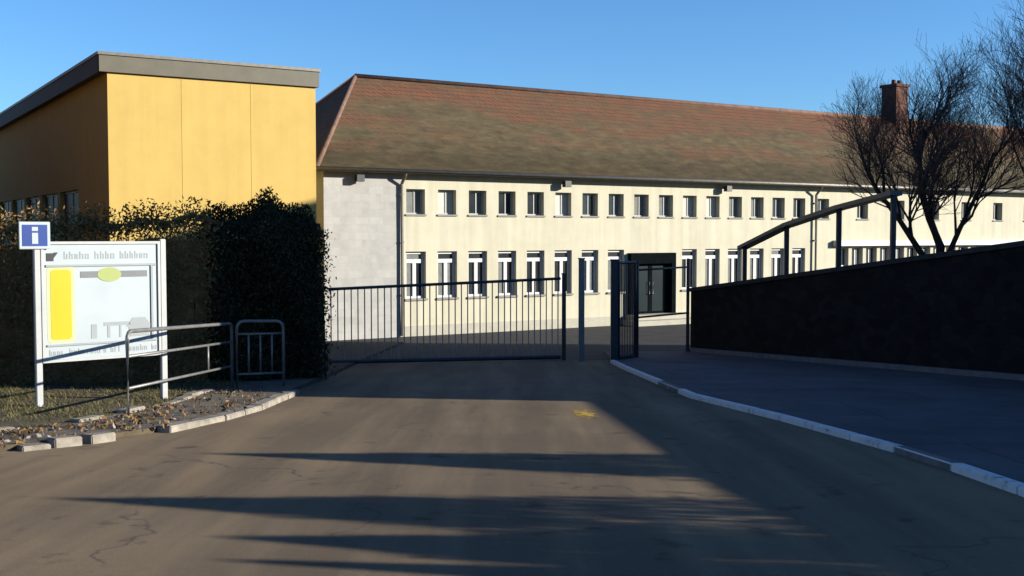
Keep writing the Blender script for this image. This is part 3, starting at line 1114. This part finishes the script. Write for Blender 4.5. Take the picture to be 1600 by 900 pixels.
# ------------------------------------------------------------------ hedges, shrubs, trees, grass
def leaf(V, F, MI, p, size, mi, up=0.0):
    a = random.uniform(0, 2 * math.pi)
    t = math.acos(random.uniform(-1, 1))
    nx = Vector((math.sin(t) * math.cos(a), math.sin(t) * math.sin(a), math.cos(t)))
    e1 = nx.orthogonal().normalized()
    e1 = Matrix.Rotation(random.uniform(0, 6.28), 3, nx) @ e1
    if up:
        e1 = (e1 + Vector((0, 0, up))).normalized()
    e2 = nx.cross(e1).normalized()
    b = len(V)
    L, W = size * random.uniform(0.7, 1.3), size * 0.42 * random.uniform(0.7, 1.2)
    V += [tuple(p - e1 * L * 0.5), tuple(p + e2 * W * 0.5), tuple(p + e1 * L * 0.5), tuple(p - e2 * W * 0.5)]
    F.append((b, b + 1, b + 2, b + 3))
    MI.append(mi)


def hedge(name, line, top, half, count, size, mats, weights, label, cat, up=0.0, rag=0.12):
    """a leafy mass along a line; top: table of (distance along the line, world z)"""
    pts = [Vector(p) for p in line]
    Ls = [(b - a).length for a, b in zip(pts, pts[1:])]
    tot = sum(Ls)

    def at(s):
        for a, b, L in zip(pts, pts[1:], Ls):
            if s <= L or b is pts[-1]:
                t = (b - a) / L
                return a + t * s, Vector((-t.y, t.x))
            s -= L

    h = thing(name, (pts[0].x, pts[0].y, gz(pts[0].y) + 0.1), label, cat)
    o = Vector(h.location)
    V, F, MI = [], [], []
    for _ in range(count):
        s = random.uniform(0.02, tot - 0.02)
        p, nn = at(max(0, min(tot, s)))
        zt = interp(top, s) + 0.10 * math.sin(s * 5.3) * math.sin(s * 2.1 + 1)
        zb_ = gz(p.y) + 0.12
        q = random.random()
        if q < 0.62:
            z_ = random.uniform(zb_, zt)
            side = -half if random.random() < 0.72 else half
            side *= 1 + 0.22 * math.sin(s * 3.1 + 0.5 * z_) * math.cos(s * 1.3 + 1.7 * z_)
            side += random.gauss(0, 0.11)
            z = z_
        elif q < 0.86:
            side = random.uniform(-half, half)
            z = zt - abs(random.gauss(0, 0.10)) + (random.random() ** 5) * rag * 3
        else:
            side = random.uniform(-half, half)
            z = random.uniform(zb_, zt)
            if random.random() < 0.75:
                s2 = 0 if random.random() < 0.3 else tot
                p, nn = at(s2)
                tdir = Vector((nn.y, -nn.x))
                p = p + tdir * random.gauss(0, 0.10)
                z = random.uniform(zb_, interp(top, s2))
        # rounded top
        over = (z - (zt - 0.3)) / 0.3
        if over > 0:
            side *= max(0.25, 1 - 0.45 * min(1.3, over) ** 2)
        leaf(V, F, MI, Vector((p.x + nn.x * side, p.y + nn.y * side, z)) - o, size, random.choices(range(len(mats)), weights)[0], up)
    m = MB()
    m.v, m.f, m.mi = V, F, MI
    m.build('foliage', [M[k] for k in mats], h)
    # woody stems inside
    m = MB()
    k = int(tot / 0.16)
    for i in range(k):
        s = tot * (i + 0.5) / k
        p, nn = at(s)
        for q in range(2):
            x, y = p.x + random.uniform(-0.3, 0.3) * half * 2, p.y + random.uniform(-0.3, 0.3) * half * 2
            zt = interp(top, s) - random.uniform(0.05, 0.35)
            m.tube([(x - o.x, y - o.y, gz(y) - o.z), (x + random.uniform(-0.1, 0.1) - o.x, y + random.uniform(-0.1, 0.1) - o.y, (zt + gz(y)) / 2 - o.z),
                    (x + random.uniform(-0.25, 0.25) - o.x, y + random.uniform(-0.15, 0.15) - o.y, zt - o.z)], [0.02, 0.014, 0.005], 4)
    m.build('stems', M['bark'], h)
    # dense inner growth, well inside the leaves
    m = MB()
    st = 24
    for i in range(st):
        sa, sb = tot * i / st, tot * (i + 1) / st
        pa, na = at(sa + (0.1 if i == 0 else 0))
        pb, nb = at(sb - (0.1 if i == st - 1 else 0))
        w2 = half * 0.72
        za, zb2 = interp(top, sa) - 0.28, interp(top, sb) - 0.28
        q = [(pa - na * w2), (pb - nb * w2), (pb + nb * w2), (pa + na * w2)]
        lo = [(v.x - o.x, v.y - o.y, gz(v.y) - o.z) for v in q]
        hi = [(q[0].x - o.x, q[0].y - o.y, za - o.z - 0.1), (q[1].x - o.x, q[1].y - o.y, zb2 - o.z - 0.1),
              (q[2].x - o.x, q[2].y - o.y, zb2 - o.z - 0.1), (q[3].x - o.x, q[3].y - o.y, za - o.z - 0.1)]
        m.face(hi)
        m.face([lo[0], lo[1], hi[1], hi[0]])
        m.face([lo[2], lo[3], hi[3], hi[2]])
        if i == 0:
            m.face([lo[3], lo[0], hi[0], hi[3]])
        if i == st - 1:
            m.face([lo[1], lo[2], hi[2], hi[1]])
    m.build('inner_growth', M[mats[0]], h)
    return h


hedge('hedge', [(-13.5, 18.6), (-9.5, 19.3), (-5.4, 20.3)], [(0, 1.75), (4.0, 1.72), (5.2, 1.80), (6.3, 1.74), (7.3, 1.92), (8.3, 1.85)], 0.55, 42000, 0.085,
      ['leaf_brown', 'leaf_olive', 'leaf_tan'], [5, 4, 1.2], 'brown and olive leafy hedge behind the notice board', 'hedge')
hedge('hedge', [(-5.65, 20.6), (-3.75, 21.4)], [(0, 1.66), (0.55, 1.80), (0.95, 1.98), (1.22, 2.16), (1.45, 1.98), (1.85, 1.82), (2.06, 1.68)], 0.75, 34000, 0.085,
      ['leaf_dark', 'leaf_dark2', 'leaf_red'], [4, 4, 2], 'nearly black evergreen hedge with a peaked top beside the driveway gate', 'hedge', up=0.8)

EV = []


def shrub(x, y, z0, h, r, label):
    t = thing('evergreen_shrub', (x, y, z0), label, 'shrub', 0, 'pointed evergreen shrubs behind the wall')
    V, F, MI = [], [], []
    for _ in range(7000):
        q = random.random() ** 0.8
        rr = r * (1 - q) ** 0.95 * (0.3 + 0.7 * random.random() ** 0.6) * (1 + 0.35 * random.random() ** 4)
        a = random.uniform(0, 6.283)
        leaf(V, F, MI, Vector((rr * math.cos(a), rr * math.sin(a), 0.1 + q * (h - 0.1))), 0.10, random.choice((0, 0, 1)), 0.8)
    m = MB()
    m.v, m.f, m.mi = V, F, MI
    m.build('foliage', [M['leaf_dark2'], M['leaf_dark']], t)
    m = MB()
    m.tube([(0, 0, -0.2), (0.03, 0, h * 0.5), (0, 0, h * 0.95)], [0.05, 0.03, 0.006], 6)
    m.build('trunk', M['bark'], t)


for x, y, top, r, lab in ((10.5, 8.85, 3.05, 1.0, 'slim pointed evergreen shrub standing farthest along the wall towards the gate'),
                          (10.6, 6.25, 3.35, 1.35, 'tallest pointed evergreen shrub behind the near stretch of wall'),
                          (10.5, 5.15, 2.95, 1.15, 'short pointed evergreen shrub close beside the tallest one'),
                          (10.4, 4.55, 2.90, 0.45, 'narrowest pointed evergreen shrub behind the near end of wall')):
    shrub(x, y, 1.32, top - 1.32, r, lab)


def tree(x, y, z0, stems, lens, kids, label, seed, spread=0.75, trop=0.22):
    random.seed(seed)
    t = thing('tree', (x, y, z0), label, 'tree')
    TR, CR = MB(), MB()

    def grow(p, d, L, r, lev):
        n_ = max(2, int(5 - lev * 0.7))
        pts, rad = [p.copy()], [r]
        dd = d.copy()
        for i in range(n_):
            dd = (dd + Vector((random.gauss(0, 0.16), random.gauss(0, 0.16), random.gauss(0, 0.10) + trop * 0.35))).normalized()
            pts.append(pts[-1] + dd * L / n_)
            rad.append(max(0.0028, r * (1 - 0.62 * (i + 1) / n_)))
        (TR if lev < 2 else CR).tube(pts, rad, 8 if lev == 0 else 6 if lev == 1 else 4 if lev == 2 else 3, cap=False)
        if lev + 1 >= len(lens):
            return
        k = kids[lev]
        for i in range(k):
            f = 0.28 + 0.72 * (i + random.uniform(0.1, 0.9)) / k
            idx = min(n_ - 1, int(f * n_))
            q = pts[idx].lerp(pts[idx + 1], f * n_ - idx)
            ax = (pts[idx + 1] - pts[idx]).normalized()
            a = random.uniform(0, 6.283)
            side = ax.orthogonal().normalized()
            side = Matrix.Rotation(a, 3, ax) @ side
            ang = spread * random.uniform(0.6, 1.25)
            nd = (ax * math.cos(ang) + side * math.sin(ang) + Vector((0, 0, trop * 0.5))).normalized()
            rr = rad[idx] * random.uniform(0.5, 0.68)
            grow(q, nd, lens[lev + 1] * random.uniform(0.65, 1.2) * (1.1 - 0.35 * f), rr, lev + 1)

    for dv, L, r in stems:
        grow(Vector((0, 0, -0.15)), Vector(dv).normalized(), L, r, 0)
    TR.build('trunk', M['bark'], t, smooth=True)
    CR.build('crown', M['twig'], t)
    return t


tree(9.65, 25.5, 0.78, [((-0.6, 0.1, 1.0), 3.0, 0.085), ((0.02, 0.0, 1.0), 3.5, 0.11), ((0.45, -0.1, 1.0), 3.0, 0.07)],
     [2.8, 1.7, 1.1, 0.7, 0.42], [9, 8, 7, 5], 'bare forked tree behind the wall in front of the chimney', 11, 0.68, 0.26)
tree(12.45, 26.6, 0.45, [((-0.22, 0.05, 1.0), 4.4, 0.12), ((0.2, 0.0, 1.0), 4.4, 0.12), ((-0.55, -0.1, 1.0), 3.4, 0.07)],
     [4.2, 2.8, 1.5, 0.85, 0.45], [10, 8, 7, 5], 'taller bare tree with upright twigs at the right edge of the view', 23, 0.65, 0.3)
random.seed(99)

# grass and litter on the verge
V, F, MI = [], [], []


def inside(x, y):
    lim = interp([(8, -9), (10.3, -7.0 - 0.9), (11.9, -5.9), (13.5, -5.2), (15.5, -4.8), (18, -4.75), (21, -4.7), (30, -4.7)], y)
    return x < lim


for _ in range(70000):
    y = random.uniform(10.5, 20.6)
    x = random.uniform(-12, -3.7)
    if not inside(x, y):
        continue
    if 0.5 + 0.5 * math.sin(x * 2.3 + math.sin(y * 1.7)) * math.cos(y * 1.9) < random.random() * 0.8:
        continue
    h = random.uniform(0.015, 0.03 + 0.07 * random.random() ** 2)
    a = random.uniform(0, 6.283)
    lean = Vector((math.cos(a), math.sin(a), 0)) * h * random.uniform(0.4, 1.8)
    s = Vector((-math.sin(a), math.cos(a), 0)) * 0.006
    p = Vector((x, y, gz(y) + 0.063))
    b = len(V)
    V += [tuple(p - s), tuple(p + s), tuple(p + lean + Vector((0, 0, h)))]
    F.append((b, b + 1, b + 2))
    MI.append(0 if random.random() < 0.6 else 1)
m = MB()
m.v, m.f, m.mi = V, F, MI
tag(m.build('grass', [M['grass1'], M['grass2']]), 'short dry grass on the verge under the notice board', 'grass', kind='stuff')

V, F, MI = [], [], []
for _ in range(3200):
    i = random.randrange(2, 9)
    a, b = Vector(KIN[i]), Vector(KIN[i + 1])
    c1, c2 = Vector(PATH_IN[i]), Vector(PATH_IN[i + 1])
    t = random.random()
    k = random.random() ** 0.7
    p = a.lerp(b, t).lerp(c1.lerp(c2, t), k * 1.15 - 0.15)
    if 0.5 + 0.5 * math.sin(p.x * 4.1 + 2 * math.sin(p.y * 2.3)) * math.sin(p.y * 3.7) < random.random() * 0.9:
        continue
    leaf(V, F, MI, Vector((p.x, p.y, gz(p.y) + 0.078 + random.uniform(0, 0.015))), 0.02 + 0.09 * random.random() ** 2.2, random.choice((0, 0, 0, 3, 3, 1, 2)))
m = MB()
m.v, m.f, m.mi = V, F, MI
tag(m.build('leaf_litter', [M['leaf_brown'], M['leaf_olive'], M['kerbstone'], M['leaf_litter']]), 'fallen leaves and chips on the gritty path beside the kerb', 'leaf litter', kind='stuff')

# unseen brown-leaved beeches, added to cut skylight and warm the hall's shaded side
def beech(x, y, h, r):
    t = thing('added_beech', (x, y, gz(y)), 'tall unseen brown-leaved beech added to dim and warm the hall side wall', 'tree', 0, 'unseen beeches added left of the hall')
    V, F, MI = [], [], []
    for _ in range(11000):
        q = random.random() ** 1.2
        rr = r * (1 - q) ** 0.5 * (0.3 + 0.7 * random.random() ** 0.5) * (1 + 0.15 * math.sin(q * 60))
        a = random.uniform(0, 6.283)
        leaf(V, F, MI, Vector((rr * math.cos(a), rr * math.sin(a), 0.3 + q * (h - 0.3))), 0.6, random.choice((0, 0, 1)), -0.4)
    m = MB()
    m.v, m.f, m.mi = V, F, MI
    m.build('crown', [M['leaf_tan'], M['leaf_brown']], t)
    m = MB()
    m.tube([(0, 0, -0.2), (0, 0, h * 0.95)], [0.28, 0.02], 8)
    m.build('trunk', M['bark'], t)
    return t


beeches = [beech(-17.6, 25.9, 14.0, 3.0), beech(-19.9, 29.4, 15.5, 3.2)]
for i, (x, y) in enumerate(((-22.2, 32.9), (-24.4, 36.3), (-26.6, 39.8), (-28.8, 43.2), (-31.0, 46.6), (-15.8, 21.6), (-16.2, 17.2),
                            (-21.5, 24.0), (-24.5, 29.0), (-27.0, 33.5), (-19.5, 19.5))):
    c2 = copy_tree(beeches[i % 2])
    c2.location = (x, y, gz(y))
    c2.rotation_euler = (0, 0, i * 1.3)
    k = 1 + 0.12 * math.sin(i * 2.4)
    c2.scale = (k, k, k)

# ------------------------------------------------------------------ neighbouring house beyond the right edge: it shades the drive and the hedge
house = thing('neighbour_house', (16.6, 14.05, 0.2), 'plain grey rendered house on the bank to the right of the drive', 'house')
HW, HL, HE, HR_ = 9.5, 18.2, 6.6, 9.6
m = MB()
hops = [(1.5 + 3.4 * i, 2.7 + 3.4 * i, z, z + 1.4) for i in range(5) for z in (1.6, 4.3)]
mm = MB()
wall_open(mm, 0, HL, -1.5, HE, hops, 0.0, 0.2)
for v in mm.v:
    m.v.append((v[1], HL - v[0], v[2]))
m.f, m.mi = mm.f, mm.mi
m.face([(0, 0, -1.5), (HW, 0, -1.5), (HW, 0, HE), (HW / 2, 0, HR_), (0, 0, HE)])
m.face([(0, HL, -1.5), (0, HL, HE), (HW / 2, HL, HR_), (HW, HL, HE), (HW, HL, -1.5)])
m.face([(HW, 0, -1.5), (HW, HL, -1.5), (HW, HL, HE), (HW, 0, HE)])
m.build('wall', M['render'], house)
m = MB()
for sx, x0 in ((1, -0.3), (-1, HW + 0.3)):
    sl = (HR_ - HE) / (HW / 2)
    e = HE - 0.3 * sl + 0.05
    for z in (0.0, 0.12):
        m.face([(x0, -0.3, e + z), (x0, HL + 0.3, e + z), (HW / 2, HL + 0.3, HR_ + 0.05 + z), (HW / 2, -0.3, HR_ + 0.05 + z)])
m.build('roof', M['roof'], house)
for a, b, z0, z1 in hops:
    f = MB()
    f.box((0.10, HL - b, z0), (0.14, HL - a, z1))
    f.box((0.08, HL - (a + b) / 2 - 0.03, z0), (0.099, HL - (a + b) / 2 + 0.03, z1), 1)
    f.build('window', [M['glass'], M['winframe']], house)
